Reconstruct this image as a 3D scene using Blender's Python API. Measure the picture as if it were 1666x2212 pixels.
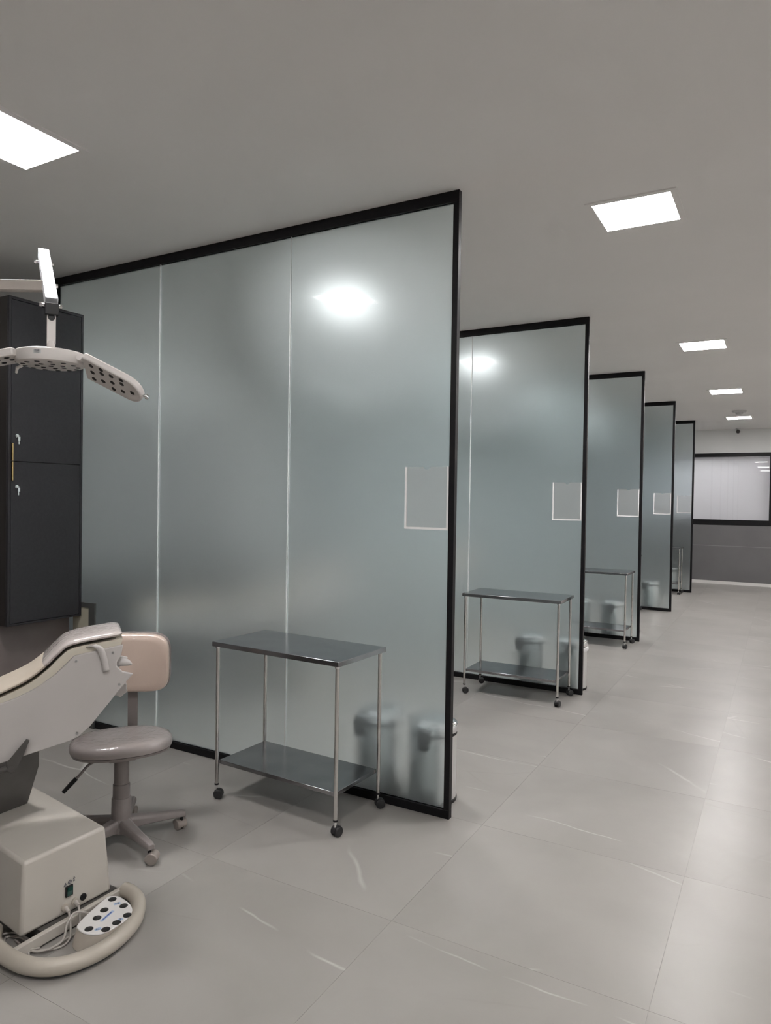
import bpy, bmesh, math, random
from mathutils import Vector, Matrix
random.seed(7)
for o in list(bpy.data.objects):
    bpy.data.objects.remove(o, do_unlink=True)
SC = bpy.context.scene
COL = SC.collection

# ------------------------------------------------------------------ camera
cam_d = bpy.data.cameras.new('camera')
cam = bpy.data.objects.new('camera', cam_d)
COL.objects.link(cam)
CR = Vector((0.8706, 0.4917, 0.0153)); CU = Vector((-0.0214, 0.0067, 0.9997)); CF = Vector((-0.4915, 0.8707, -0.0163))
CU = (CU - CF * CU.dot(CF) / CF.length_squared).normalized(); CF.normalize(); CR = CF.cross(CU)
mat = Matrix(((CR.x, CU.x, -CF.x), (CR.y, CU.y, -CF.y), (CR.z, CU.z, -CF.z)))
cam.matrix_world = Matrix.Translation((1.386, -3.1448, 1.5502)) @ mat.to_4x4()
cam_d.sensor_fit = 'HORIZONTAL'
cam_d.sensor_width = 36.0
cam_d.lens = 1521.92 / 1666.0 * 36.0
cam_d.clip_start = 0.05
SC.camera = cam

# ------------------------------------------------------------------ world, light levels, exposure
w = bpy.data.worlds.new('world'); SC.world = w
w.use_nodes = True
w.node_tree.nodes['Background'].inputs['Color'].default_value = (0.55, 0.6, 0.65, 1)
w.node_tree.nodes['Background'].inputs['Strength'].default_value = 0.3
LAMP_STRENGTH = 95.0
LAMP_COLOUR = (1.0, 0.975, 0.965)
SC.view_settings.view_transform = 'Standard'
SC.view_settings.look = 'None'
SC.view_settings.gamma = 1.0
SC.view_settings.use_curve_mapping = False
SC.view_settings.exposure = 0.0
try:
    SC.cycles.use_denoising = True
    SC.cycles.max_bounces = 8
    SC.cycles.transmission_bounces = 8
    SC.cycles.use_adaptive_sampling = True
    SC.cycles.adaptive_threshold = 0.16
    SC.cycles.adaptive_min_samples = 16
    SC.cycles.sample_clamp_indirect = 6.0
    SC.cycles.blur_glossy = 1.0
except Exception:
    pass

# ------------------------------------------------------------------ materials
def base_mat(name, col, rough=0.5, metal=0.0, spec=0.5, coat=0.0):
    m = bpy.data.materials.new(name); m.use_nodes = True
    b = m.node_tree.nodes['Principled BSDF']
    b.inputs['Base Color'].default_value = (*col, 1)
    b.inputs['Roughness'].default_value = rough
    b.inputs['Metallic'].default_value = metal
    b.inputs['Specular IOR Level'].default_value = spec
    b.inputs['Coat Weight'].default_value = coat
    b.inputs['Coat Roughness'].default_value = 0.06
    return m
def nd(m, t, **kw):
    n = m.node_tree.nodes.new(t)
    for k, v in kw.items():
        if k in n.inputs: n.inputs[k].default_value = v
        else: setattr(n, k, v)
    return n
def lk(m, a, b): m.node_tree.links.new(a, b)
def noise_mat(name, c1, c2, scale, rough=0.5, bump=0.0, **kw):
    m = base_mat(name, c1, rough, **kw)
    b = m.node_tree.nodes['Principled BSDF']
    tc = nd(m, 'ShaderNodeTexCoord')
    n = nd(m, 'ShaderNodeTexNoise', Scale=scale, Detail=5.0)
    r = nd(m, 'ShaderNodeValToRGB')
    r.color_ramp.elements[0].position = 0.35; r.color_ramp.elements[0].color = (*c1, 1)
    r.color_ramp.elements[1].position = 0.65; r.color_ramp.elements[1].color = (*c2, 1)
    lk(m, tc.outputs['Object'], n.inputs['Vector']); lk(m, n.outputs['Fac'], r.inputs['Fac']); lk(m, r.outputs['Color'], b.inputs['Base Color'])
    if bump:
        bp = nd(m, 'ShaderNodeBump', Strength=bump, Distance=0.01)
        lk(m, n.outputs['Fac'], bp.inputs['Height']); lk(m, bp.outputs['Normal'], b.inputs['Normal'])
    return m

M = {}
M['ceiling'] = noise_mat('ceiling_paint', (0.80, 0.78, 0.76), (0.83, 0.81, 0.79), 0.8, 0.75)
M['white_wall'] = noise_mat('white_wall_paint', (0.72, 0.72, 0.71), (0.76, 0.76, 0.75), 1.2, 0.7)
M['grey_wall'] = noise_mat('grey_wall_paint', (0.135, 0.13, 0.132), (0.15, 0.145, 0.147), 2.0, 0.6)
M['mid_grey'] = noise_mat('mid_grey_wall_paint', (0.19, 0.19, 0.19), (0.21, 0.21, 0.21), 2.0, 0.6)
M['dado_line'] = base_mat('dado_line_paint', (0.25, 0.245, 0.245), 0.5)
M['skirting'] = base_mat('white_skirting', (0.72, 0.70, 0.68), 0.5)
M['grout'] = base_mat('grout', (0.25, 0.237, 0.222), 0.6)
M['black'] = noise_mat('black_powder_coat', (0.006, 0.006, 0.007), (0.009, 0.008, 0.009), 30, 0.45, spec=0.2)
M['white_joint'] = base_mat('clear_silicone_joint', (0.80, 0.83, 0.83), 0.3)
M['steel'] = noise_mat('brushed_steel_sheet', (0.33, 0.33, 0.345), (0.38, 0.38, 0.395), 6, 0.2, metal=1.0)
M['steel_tube'] = noise_mat('polished_steel_tube', (0.62, 0.60, 0.585), (0.68, 0.665, 0.65), 10, 0.16, metal=1.0)
M['bin_steel'] = noise_mat('bin_steel', (0.72, 0.72, 0.72), (0.80, 0.80, 0.80), 5, 0.36, metal=1.0)
M['chrome'] = base_mat('chrome', (0.82, 0.82, 0.83), 0.06, metal=1.0)
M['arm_chrome'] = base_mat('satin_chrome', (0.80, 0.81, 0.84), 0.42, metal=1.0)
M['rubber'] = noise_mat('black_rubber', (0.012, 0.012, 0.013), (0.02, 0.02, 0.021), 40, 0.5)
M['black_plastic'] = base_mat('black_plastic', (0.009, 0.009, 0.010), 0.45, spec=0.3)
M['dark_cabinet'] = noise_mat('charcoal_laminate', (0.019, 0.018, 0.021), (0.023, 0.022, 0.025), 60, 0.5, spec=0.3)
M['cabinet_body'] = base_mat('dark_brown_laminate', (0.016, 0.013, 0.012), 0.45)
M['gold'] = base_mat('brushed_gold', (0.62, 0.43, 0.20), 0.25, metal=1.0)
M['taupe'] = noise_mat('taupe_laminate', (0.135, 0.110, 0.105), (0.15, 0.125, 0.118), 8, 0.55)
M['stand_in_beige'] = noise_mat('stand_in_beige', (0.36, 0.34, 0.27), (0.40, 0.375, 0.30), 5, 0.6)
M['dark_edge'] = base_mat('dark_edging', (0.06, 0.062, 0.06), 0.5)
M['cream_panel'] = noise_mat('cream_plastic', (0.45, 0.425, 0.41), (0.475, 0.45, 0.435), 4, 0.38)
M['cream_frame'] = base_mat('cream_frame', (0.55, 0.51, 0.43), 0.45)
M['base_paint'] = noise_mat('cream_metal', (0.46, 0.43, 0.39), (0.485, 0.455, 0.41), 5, 0.32)
M['ring_plastic'] = noise_mat('cream_ring_plastic', (0.43, 0.39, 0.335), (0.46, 0.42, 0.36), 12, 0.4)
M['pedal_top'] = base_mat('white_pedal_top', (0.74, 0.72, 0.71), 0.3)
M['pedal_body'] = base_mat('beige_pedal_body', (0.50, 0.45, 0.39), 0.4)
M['label_blue'] = base_mat('pale_blue_label', (0.42, 0.52, 0.70), 0.4)
M['ink'] = base_mat('dark_ink', (0.02, 0.025, 0.05), 0.5)
M['ink_blue'] = base_mat('blue_ink', (0.03, 0.06, 0.30), 0.5)
M['cable'] = base_mat('grey_cable', (0.42, 0.39, 0.36), 0.5)
M['green_switch'] = base_mat('dark_green_switch', (0.012, 0.05, 0.04), 0.2)
M['dark_metal'] = noise_mat('dark_grey_metal', (0.060, 0.056, 0.052), (0.075, 0.07, 0.066), 9, 0.45)
M['screw'] = base_mat('screw_steel', (0.4, 0.4, 0.4), 0.3, metal=1.0)
M['stool_plastic'] = noise_mat('mauve_grey_plastic', (0.205, 0.180, 0.175), (0.225, 0.198, 0.192), 14, 0.42)
M['caster_plastic'] = base_mat('beige_caster', (0.27, 0.235, 0.215), 0.45)
M['lamp_shell'] = noise_mat('white_lamp_shell', (0.66, 0.625, 0.60), (0.69, 0.65, 0.63), 3, 0.3)
M['lamp_lens'] = base_mat('dark_led_lens', (0.03, 0.028, 0.026), 0.2)
M['arm'] = base_mat('cream_lamp_arm', (0.55, 0.50, 0.46), 0.35)
M['bag'] = base_mat('white_bin_bag', (0.8, 0.8, 0.8), 0.4)
M['sensor'] = base_mat('white_sensor', (0.55, 0.55, 0.54), 0.5)

def wrapped(name, c1, c2):
    """vinyl under a tight clear plastic wrap: glossy coat with fine wrinkles"""
    m = noise_mat(name, c1, c2, 5, 0.5, coat=1.0)
    b = m.node_tree.nodes['Principled BSDF']
    tc = nd(m, 'ShaderNodeTexCoord')
    n = nd(m, 'ShaderNodeTexNoise', Scale=24.0, Detail=3.0, Distortion=1.2)
    bp = nd(m, 'ShaderNodeBump', Strength=0.5, Distance=0.008)
    lk(m, tc.outputs['Object'], n.inputs['Vector']); lk(m, n.outputs['Fac'], bp.inputs['Height'])
    lk(m, bp.outputs['Normal'], b.inputs['Coat Normal'])
    return m
M['vinyl'] = noise_mat('beige_vinyl', (0.56, 0.485, 0.40), (0.60, 0.525, 0.44), 6, 0.42)
M['vinyl_wrap'] = wrapped('wrapped_vinyl', (0.50, 0.45, 0.43), (0.54, 0.485, 0.46))
M['seat_wrap'] = wrapped('wrapped_mauve_vinyl', (0.27, 0.235, 0.23), (0.30, 0.262, 0.255))
M['back_wrap'] = wrapped('wrapped_beige_vinyl', (0.58, 0.455, 0.385), (0.61, 0.485, 0.41))

# lamp diffuser
m = bpy.data.materials.new('led_diffuser'); m.use_nodes = True
nt = m.node_tree; nt.nodes.remove(nt.nodes['Principled BSDF'])
em = nd(m, 'ShaderNodeEmission', Color=(*LAMP_COLOUR, 1), Strength=LAMP_STRENGTH)
lk(m, em.outputs[0], nt.nodes['Material Output'].inputs['Surface']); M['diffuser'] = m

# frosted glass: polished front skin, etched rear skin
def glass_mat(name, rough, ior, col, scatter):
    m = bpy.data.materials.new(name); m.use_nodes = True
    nt = m.node_tree; nt.nodes.remove(nt.nodes['Principled BSDF'])
    g = nd(m, 'ShaderNodeBsdfGlass', Roughness=rough, IOR=ior, Color=(*col, 1))
    out = nt.nodes['Material Output']
    if scatter:
        tr = nd(m, 'ShaderNodeBsdfTranslucent', Color=(0.83, 0.87, 0.875, 1))
        df = nd(m, 'ShaderNodeBsdfDiffuse', Color=(0.83, 0.87, 0.875, 1))
        mx1 = nd(m, 'ShaderNodeMixShader'); mx1.inputs[0].default_value = 0.5
        lk(m, tr.outputs[0], mx1.inputs[1]); lk(m, df.outputs[0], mx1.inputs[2])
        mx = nd(m, 'ShaderNodeMixShader'); mx.inputs[0].default_value = scatter
        lk(m, g.outputs[0], mx.inputs[1]); lk(m, mx1.outputs[0], mx.inputs[2])
        lk(m, mx.outputs[0], out.inputs['Surface'])
    else:
        lk(m, g.outputs[0], out.inputs['Surface'])
    return m
M['glass_front'] = glass_mat('polished_glass_face', 0.0, 1.12, (0.97, 0.99, 0.99), 0)
M['glass_back'] = glass_mat('etched_glass_face', 0.72, 1.2, (0.88, 0.935, 0.945), 0.03)
M['window_back'] = glass_mat('frosted_window_face', 0.95, 1.3, (0.80, 0.78, 0.82), 0.45)
M['window_front'] = glass_mat('polished_window_face', 0.0, 1.4, (0.97, 0.97, 0.98), 0)
M['acrylic'] = base_mat('clear_acrylic_edge', (0.80, 0.79, 0.78), 0.25)
m = bpy.data.materials.new('acrylic_sheet'); m.use_nodes = True
nt = m.node_tree; b = nt.nodes['Principled BSDF']
b.inputs['Base Color'].default_value = (0.50, 0.475, 0.465, 1); b.inputs['Roughness'].default_value = 0.25
tp = nd(m, 'ShaderNodeBsdfTransparent'); mx = nd(m, 'ShaderNodeMixShader'); mx.inputs[0].default_value = 0.16
lk(m, tp.outputs[0], mx.inputs[1]); lk(m, b.outputs[0], mx.inputs[2]); lk(m, mx.outputs[0], nt.nodes['Material Output'].inputs['Surface'])
M['acrylic_sheet'] = m

# floor tile: grey polished porcelain with white and dark hairline veins, shifted per tile
def tile_mat():
    m = base_mat('grey_marble_porcelain', (0.45, 0.43, 0.41), 0.3)
    b = m.node_tree.nodes['Principled BSDF']
    b.inputs['Specular IOR Level'].default_value = 0.25
    tc = nd(m, 'ShaderNodeTexCoord'); oi = nd(m, 'ShaderNodeObjectInfo')
    ml = nd(m, 'ShaderNodeVectorMath', operation='SCALE'); ml.inputs[0].default_value = (53.0, 37.0, 11.0)
    lk(m, oi.outputs['Random'], ml.inputs['Scale'])
    ad = nd(m, 'ShaderNodeVectorMath', operation='ADD')
    lk(m, tc.outputs['Object'], ad.inputs[0]); lk(m, ml.outputs[0], ad.inputs[1])
    def noise(scale, detail=4.0, dist=0.0):
        n = nd(m, 'ShaderNodeTexNoise', Scale=scale, Detail=detail, Distortion=dist)
        lk(m, ad.outputs[0], n.inputs['Vector']); return n
    cloud = noise(1.7, 6.0, 0.4)
    r = nd(m, 'ShaderNodeValToRGB')
    r.color_ramp.elements[0].position = 0.3; r.color_ramp.elements[0].color = (0.268, 0.254, 0.238, 1)
    r.color_ramp.elements[1].position = 0.7; r.color_ramp.elements[1].color = (0.322, 0.306, 0.288, 1)
    lk(m, cloud.outputs['Fac'], r.inputs['Fac'])
    wob = noise(2.2, 3.0)
    sb = nd(m, 'ShaderNodeVectorMath', operation='SCALE'); sb.inputs['Scale'].default_value = 0.10
    lk(m, wob.outputs['Color'], sb.inputs[0])
    ad2 = nd(m, 'ShaderNodeVectorMath', operation='ADD')
    lk(m, ad.outputs[0], ad2.inputs[0]); lk(m, sb.outputs[0], ad2.inputs[1])
    def vein(scale, width, mask_scale, m0, m1, ang):
        v = nd(m, 'ShaderNodeTexVoronoi', feature='DISTANCE_TO_EDGE', Scale=scale)
        mp = nd(m, 'ShaderNodeMapping'); mp.inputs['Rotation'].default_value = (0, 0, ang); mp.inputs['Scale'].default_value = (0.45, 1.3, 1.0)
        lk(m, ad2.outputs[0], mp.inputs['Vector']); lk(m, mp.outputs['Vector'], v.inputs['Vector'])
        mr = nd(m, 'ShaderNodeMapRange'); mr.inputs['From Min'].default_value = 0.0; mr.inputs['From Max'].default_value = width
        mr.inputs['To Min'].default_value = 1.0; mr.inputs['To Max'].default_value = 0.0
        lk(m, v.outputs['Distance'], mr.inputs['Value'])
        mk = noise(mask_scale, 2.0)
        mm = nd(m, 'ShaderNodeMapRange'); mm.inputs['From Min'].default_value = m0; mm.inputs['From Max'].default_value = m1
        lk(m, mk.outputs['Fac'], mm.inputs['Value'])
        mu = nd(m, 'ShaderNodeMath', operation='MULTIPLY')
        lk(m, mr.outputs[0], mu.inputs[0]); lk(m, mm.outputs[0], mu.inputs[1]); return mu
    v1 = vein(1.0, 0.0075, 2.6, 0.50, 0.68, 0.5)
    v2 = vein(0.8, 0.005, 2.2, 0.50, 0.66, -0.9)
    mixa = nd(m, 'ShaderNodeMixRGB'); mixa.inputs['Color2'].default_value = (0.50, 0.487, 0.47, 1)
    lk(m, v1.outputs[0], mixa.inputs['Fac']); lk(m, r.outputs['Color'], mixa.inputs['Color1'])
    half = nd(m, 'ShaderNodeMath', operation='MULTIPLY'); half.inputs[1].default_value = 0.35
    lk(m, v2.outputs[0], half.inputs[0])
    mixb = nd(m, 'ShaderNodeMixRGB'); mixb.inputs['Color2'].default_value = (0.24, 0.225, 0.205, 1)
    lk(m, half.outputs[0], mixb.inputs['Fac']); lk(m, mixa.outputs['Color'], mixb.inputs['Color1'])
    lk(m, mixb.outputs['Color'], b.inputs['Base Color'])
    return m
M['tile'] = tile_mat()

# ------------------------------------------------------------------ mesh helpers
def nb(): return bmesh.new()
def box(bm, x0, x1, y0, y1, z0, z1, mi=0):
    v = [bm.verts.new(p) for p in ((x0,y0,z0),(x1,y0,z0),(x1,y1,z0),(x0,y1,z0),(x0,y0,z1),(x1,y0,z1),(x1,y1,z1),(x0,y1,z1))]
    fs = []
    for f in ((3,2,1,0),(4,5,6,7),(0,1,5,4),(1,2,6,5),(2,3,7,6),(3,0,4,7)):
        fc = bm.faces.new([v[i] for i in f]); fc.material_index = mi; fs.append(fc)
    return fs
def frame_of(d):
    d = Vector(d).normalized()
    a = Vector((0,0,1)) if abs(d.z) < 0.9 else Vector((1,0,0))
    u = d.cross(a).normalized(); return u, d.cross(u).normalized()
def cyl(bm, p0, p1, r0, r1=None, seg=16):
    if r1 is None: r1 = r0
    p0, p1 = Vector(p0), Vector(p1); u, v = frame_of(p1 - p0)
    a = []; b = []
    for i in range(seg):
        t = 2*math.pi*i/seg; d = u*math.cos(t) + v*math.sin(t)
        a.append(bm.verts.new(p0 + d*r0)); b.append(bm.verts.new(p1 + d*r1))
    for i in range(seg):
        j = (i+1) % seg; bm.faces.new((a[i], b[i], b[j], a[j]))
    bm.faces.new(a); bm.faces.new(b[::-1])
def tube(bm, pts, r, seg=10, closed=False):
    pts = [Vector(p) for p in pts]; n = len(pts); rings = []
    u = None
    for i, p in enumerate(pts):
        if closed: d = pts[(i+1) % n] - pts[i-1]
        else: d = pts[min(i+1, n-1)] - pts[max(i-1, 0)]
        d.normalize()
        if u is None: u = frame_of(d)[0]
        else: u = (u - d*u.dot(d)).normalized()
        v = d.cross(u)
        rr = r[i] if isinstance(r, (list, tuple)) else r
        rings.append([bm.verts.new(p + (u*math.cos(2*math.pi*k/seg) + v*math.sin(2*math.pi*k/seg))*rr) for k in range(seg)])
    for i in range(n if closed else n-1):
        A, B = rings[i], rings[(i+1) % n]
        for k in range(seg):
            l = (k+1) % seg; bm.faces.new((A[k], A[l], B[l], B[k]))
    if not closed:
        bm.faces.new(rings[0][::-1]); bm.faces.new(rings[-1])
def spline(pts, n=6, closed=False):
    P = [Vector(p) for p in pts]; out = []; L = len(P)
    for i in range(L if closed else L-1):
        if closed: a, b, c, d = P[i-1], P[i], P[(i+1) % L], P[(i+2) % L]
        else: a, b, c, d = P[max(i-1,0)], P[i], P[i+1], P[min(i+2,L-1)]
        for k in range(n):
            t = k/n
            out.append(0.5*((2*b) + (c-a)*t + (2*a-5*b+4*c-d)*t*t + (3*b-a-3*c+d)*t**3))
    if not closed: out.append(P[-1])
    return out
def lathe(bm, prof, seg=32, c=(0,0,0)):
    rings = []
    for r, z in prof:
        if r < 1e-5: rings.append([bm.verts.new((c[0], c[1], c[2]+z))])
        else: rings.append([bm.verts.new((c[0]+r*math.cos(2*math.pi*k/seg), c[1]+r*math.sin(2*math.pi*k/seg), c[2]+z)) for k in range(seg)])
    for A, B in zip(rings, rings[1:]):
        for k in range(seg):
            l = (k+1) % seg
            a0, a1 = (A[0], A[0]) if len(A) == 1 else (A[k], A[l])
            b0, b1 = (B[0], B[0]) if len(B) == 1 else (B[k], B[l])
            vs = []
            for q in (a0, a1, b1, b0):
                if q not in vs: vs.append(q)
            if len(vs) > 2: bm.faces.new(vs)
    for R in (rings[0], rings[-1]):
        if len(R) > 1: bm.faces.new(R)
def prism(bm, poly, axis, a, b):
    def pt(p, t):
        return {'y': (p[0], t, p[1]), 'z': (p[0], p[1], t), 'x': (t, p[0], p[1])}[axis]
    A = [bm.verts.new(pt(p, a)) for p in poly]; B = [bm.verts.new(pt(p, b)) for p in poly]
    n = len(poly)
    for i in range(n):
        j = (i+1) % n; bm.faces.new((A[i], A[j], B[j], B[i]))
    bm.faces.new(A[::-1]); bm.faces.new(B)
def pad(bm, path, y0, y1, th, seg=28, e=3.2, end=0.05):
    """cushion swept along an x-z path, rounded cross-section and rounded ends"""
    P = [Vector((p[0], 0, p[1])) for p in path]; n = len(P)
    L = [0.0]
    for a, b in zip(P, P[1:]): L.append(L[-1] + (b-a).length)
    rings = []; yc = (y0+y1)/2; hw = (y1-y0)/2
    for i, p in enumerate(P):
        d = (P[min(i+1, n-1)] - P[max(i-1, 0)]).normalized(); nrm = Vector((-d.z, 0, d.x))
        s = min(L[i], L[-1]-L[i]); k = 1.0 if s >= end else math.sqrt(max(0.0, 1-(1-s/end)**2))
        k = max(k, 0.12)
        ring = []
        for q in range(seg):
            t = 2*math.pi*q/seg; c, sn = math.cos(t), math.sin(t)
            yy = math.copysign(abs(c)**(2/e), c)*(hw - (1-k)*0.03); zz = math.copysign(abs(sn)**(2/2.4), sn)*th/2*k
            ring.append(bm.verts.new(Vector((p.x, yc+yy, p.z)) + nrm*zz))
        rings.append(ring)
    for A, B in zip(rings, rings[1:]):
        for q in range(seg):
            l = (q+1) % seg; bm.faces.new((A[q], A[l], B[l], B[q]))
    bm.faces.new(rings[0][::-1]); bm.faces.new(rings[-1])
def xf(bm, mtx): bmesh.ops.transform(bm, matrix=mtx, verts=bm.verts)
def obj(name, bm, mats, parent=None, world=False, smooth=False, bevel=0.0, bseg=2, loc=None):
    """world=True: vertices are world coordinates, moved into the parent's frame (parent unrotated)"""
    bmesh.ops.recalc_face_normals(bm, faces=bm.faces)
    me = bpy.data.meshes.new(name)
    if world and parent is not None:
        off = Vector((0,0,0)); q = parent
        while q is not None: off += q.location; q = q.parent
        bmesh.ops.translate(bm, verts=bm.verts, vec=-off)
    bm.to_mesh(me); bm.free()
    for mm in (mats if isinstance(mats, (list, tuple)) else [mats]): me.materials.append(mm)
    o = bpy.data.objects.new(name, me); COL.objects.link(o)
    if parent is not None: o.parent = parent
    if loc is not None: o.location = loc
    if bevel:
        b = o.modifiers.new('bevel', 'BEVEL'); b.width = bevel; b.segments = bseg; b.limit_method = 'ANGLE'; b.angle_limit = math.radians(40)
        smooth = True
    if smooth:
        me.polygons.foreach_set('use_smooth', [True]*len(me.polygons))
        try: me.set_sharp_from_angle(angle=math.radians(38))
        except Exception: pass
    return o
def thing(name, label, cat, loc=(0,0,0), rz=0.0, group=None):
    o = bpy.data.objects.new(name, None); COL.objects.link(o)
    o.location = loc; o.rotation_euler = (0,0,rz); o.empty_display_size = 0.1
    o['label'] = label; o['category'] = cat
    if group: o['group'] = group
    return o
def tag(o, label, cat, group=None):
    o['label'] = label; o['category'] = cat
    if group: o['group'] = group
    return o
def struct(o, label=None):
    o['kind'] = 'structure'
    if label: o['label'] = label
    return o
def copy_tree(o, parent=None):
    c = o.copy(); COL.objects.link(c)
    if parent is not None: c.parent = parent
    for ch in [q for q in bpy.data.objects if q.parent == o]: copy_tree(ch, c)
    return c
def text_mesh(name, body, size, mtx, mat_, parent, depth=0.0004):
    cu = bpy.data.curves.new(name, 'FONT'); cu.body = body; cu.size = size; cu.align_x = 'CENTER'; cu.align_y = 'CENTER'; cu.extrude = depth; cu.resolution_u = 2
    to = bpy.data.objects.new(name + '_tmp', cu); COL.objects.link(to)
    dg = bpy.context.evaluated_depsgraph_get(); dg.update()
    me = bpy.data.meshes.new_from_object(to.evaluated_get(dg))
    bpy.data.objects.remove(to, do_unlink=True)
    me.transform(mtx); me.materials.clear(); me.materials.append(mat_)
    o = bpy.data.objects.new(name, me); COL.objects.link(o); o.parent = parent
    return o

# ------------------------------------------------------------------ the room
H = 3.05; S = 2.59955
XL, XR, YB, YF = -3.74, 5.0, -8.4, 12.25
bm = nb(); box(bm, XL-0.15, XR+0.15, YB-0.15, YF+2.6, -0.15, -0.001)
floor = struct(obj('floor', bm, M['grout']), 'grey marble-look porcelain tile floor with white veins')
cache = {}
nx0 = math.floor((XL-0.16)/0.9); nx1 = math.ceil((XR-0.16)/0.9); ny0 = math.floor((YB-0.02)/0.9); ny1 = math.ceil((YF-0.02)/0.9)
for i in range(nx0, nx1):
    for j in range(ny0, ny1):
        x0 = max(0.16+0.9*i+0.0005, XL); x1 = min(0.16+0.9*(i+1)-0.0005, XR)
        y0 = max(0.02+0.9*j+0.0005, YB); y1 = min(0.02+0.9*(j+1)-0.0005, YF)
        if x1-x0 < 0.02 or y1-y0 < 0.02: continue
        key = (round(x1-x0, 3), round(y1-y0, 3))
        if key not in cache:
            bm = nb(); box(bm, -key[0]/2, key[0]/2, -key[1]/2, key[1]/2, -0.001, 0.0)
            t = obj('floor_tile', bm, M['tile'], floor); cache[key] = t.data
        else:
            t = bpy.data.objects.new('floor_tile', cache[key]); COL.objects.link(t); t.parent = floor
        t.location = ((x0+x1)/2, (y0+y1)/2, 0)

bm = nb(); box(bm, XL-0.15, XR+0.15, YB-0.15, YF+2.6, H, H+0.15)
struct(obj('ceiling', bm, M['ceiling']), 'plain pale grey ceiling')
DADO = 1.17
def wall(name, x0, x1, y0, y1, z0=0.0, z1=H, mt='white_wall'):
    bm = nb(); box(bm, x0, x1, y0, y1, z0, z1); return struct(obj(name, bm, M[mt]))
wl = wall('wall_left', XL-0.15, XL, YB, YF)
bm = nb(); box(bm, XL, XL+0.012, YB, YF, 0.07, 0.80); d = obj('dado_panel', bm, M['grey_wall'], wl)
bm = nb(); box(bm, XL, XL+0.010, YB, YF, 0.80, 2.37); obj('wall_panel', bm, M['mid_grey'], wl)
wall('wall_right', XR, XR+0.15, YB, YF)
wall('wall_rear', XL-0.15, XR+0.15, YB-0.15, YB)
# far wall with the long frosted window
WX0, WX1, WZ0, WZ1 = -2.6, 1.21, DADO, 2.587
wf = wall('wall_far', XL-0.15, WX0, YF, YF+0.15)
for nm, a in (('wall_section', (WX1, XR+0.15, 0.0, H)), ('wall_section', (WX0, WX1, 0.0, WZ0)), ('wall_section', (WX0, WX1, WZ1, H))):
    bm = nb(); box(bm, a[0], a[1], YF, YF+0.15, a[2], a[3]); obj(nm, bm, M['white_wall'], wf)
bm = nb(); box(bm, XL, XR, YF-0.012, YF, 0.062, 0.752); obj('dado_panel', bm, M['grey_wall'], wf)
bm = nb(); box(bm, XL, XR, YF-0.008, YF, 0.760, DADO); obj('dado_panel', bm, M['grey_wall'], wf)
bm = nb(); box(bm, XL, XR, YF-0.012, YF, 0.752, 0.760); obj('dado_line', bm, M['dado_line'], wf)
bm = nb(); box(bm, XL, XR, YF-0.022, YF-0.0005, 0.0, 0.062); struct(obj('baseboard_far', bm, M['skirting']), 'white baseboard along the far grey wall')
bm = nb(); box(bm, XL+0.0005, XL+0.022, YB, YF-0.022, 0.0, 0.07); struct(obj('baseboard_left', bm, M['skirting']))
win = bpy.data.objects.new('window_1', None); COL.objects.link(win); win.location = (0, YF, 0)
struct(win, 'long frosted window in a black frame on the far wall')
for nm, a in (('frame_rail', (WX0, WX1, WZ0, 1.274)), ('frame_rail', (WX0, WX1, 2.512, WZ1)), ('frame_stile', (WX0, WX0+0.06, 1.274, 2.512)), ('frame_stile', (WX1-0.06, WX1, 1.274, 2.512)), ('frame_stile', (-0.75, -0.69, 1.274, 2.512))):
    bm = nb(); box(bm, a[0], a[1], -0.02, 0.07, a[2], a[3]); obj(nm, bm, M['black'], win, bevel=0.002)
def pane_bm(x0, x1, y0, y1, z0, z1):
    bm = nb(); fs = box(bm, x0, x1, y0, y1, z0, z1, 1); fs[2].material_index = 0; return bm
for x0, x1 in ((WX0+0.06, -0.75), (-0.69, WX1-0.06)):
    obj('pane', pane_bm(x0, x1, 0.015, 0.023, 1.274, 2.512), [M['window_front'], M['window_back']], win)
# the lit room behind that window
wall('wall_beyond', XL-0.15, XR+0.15, YF+2.45, YF+2.6)
wall('wall_beyond_side', XL-0.15, XL, YF+0.15, YF+2.45)
wall('wall_beyond_side', XR, XR+0.15, YF+0.15, YF+2.45)
# solid returns that carry the partitions' inner ends
for k in range(5):
    wall('wall_return', XL, -3.036, k*S-0.02, k*S+0.02)

# ------------------------------------------------------------------ ceiling lamps
def ceiling_lamp(x, y, label, group, w=0.37, d=0.37):
    t = thing('ceiling_lamp', label, 'ceiling lamp', (x, y, H), 0, group)
    bm = nb(); hw, hd = w/2, d/2; f = 0.03
    box(bm, -hw-f, hw+f, -hd-f, -hd, -0.006, 0); box(bm, -hw-f, hw+f, hd, hd+f, -0.006, 0)
    box(bm, -hw-f, -hw, -hd, hd, -0.006, 0); box(bm, hw, hw+f, -hd, hd, -0.006, 0)
    obj('lamp_frame', bm, M['ceiling'], t)
    bm = nb(); box(bm, -hw, hw, -hd, hd, -0.004, -0.0005); obj('diffuser', bm, M['diffuser'], t)
    return t
names = ['square LED ceiling lamp nearest the end of the first black-framed partition', 'second square ceiling lamp along the aisle, above the second partition end', 'third square ceiling lamp along the aisle, small and bright', 'farthest aisle ceiling lamp, just below the smoke detector']
for k, y in enumerate((0.645, 4.07, 7.10, 10.25)):
    ceiling_lamp(0.70, y, names[k], 'aisle ceiling lamps')
ceiling_lamp(-1.49, -1.315, 'large square ceiling lamp cut by the left edge, above the treatment chair', 'bay ceiling lamps')
for k in range(1, 5):
    ceiling_lamp(-1.49, -1.3 + k*2.6, 'ceiling lamp glowing through the %s frosted partition' % ['first', 'second', 'third', 'fourth'][k-1], 'bay ceiling lamps')
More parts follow.
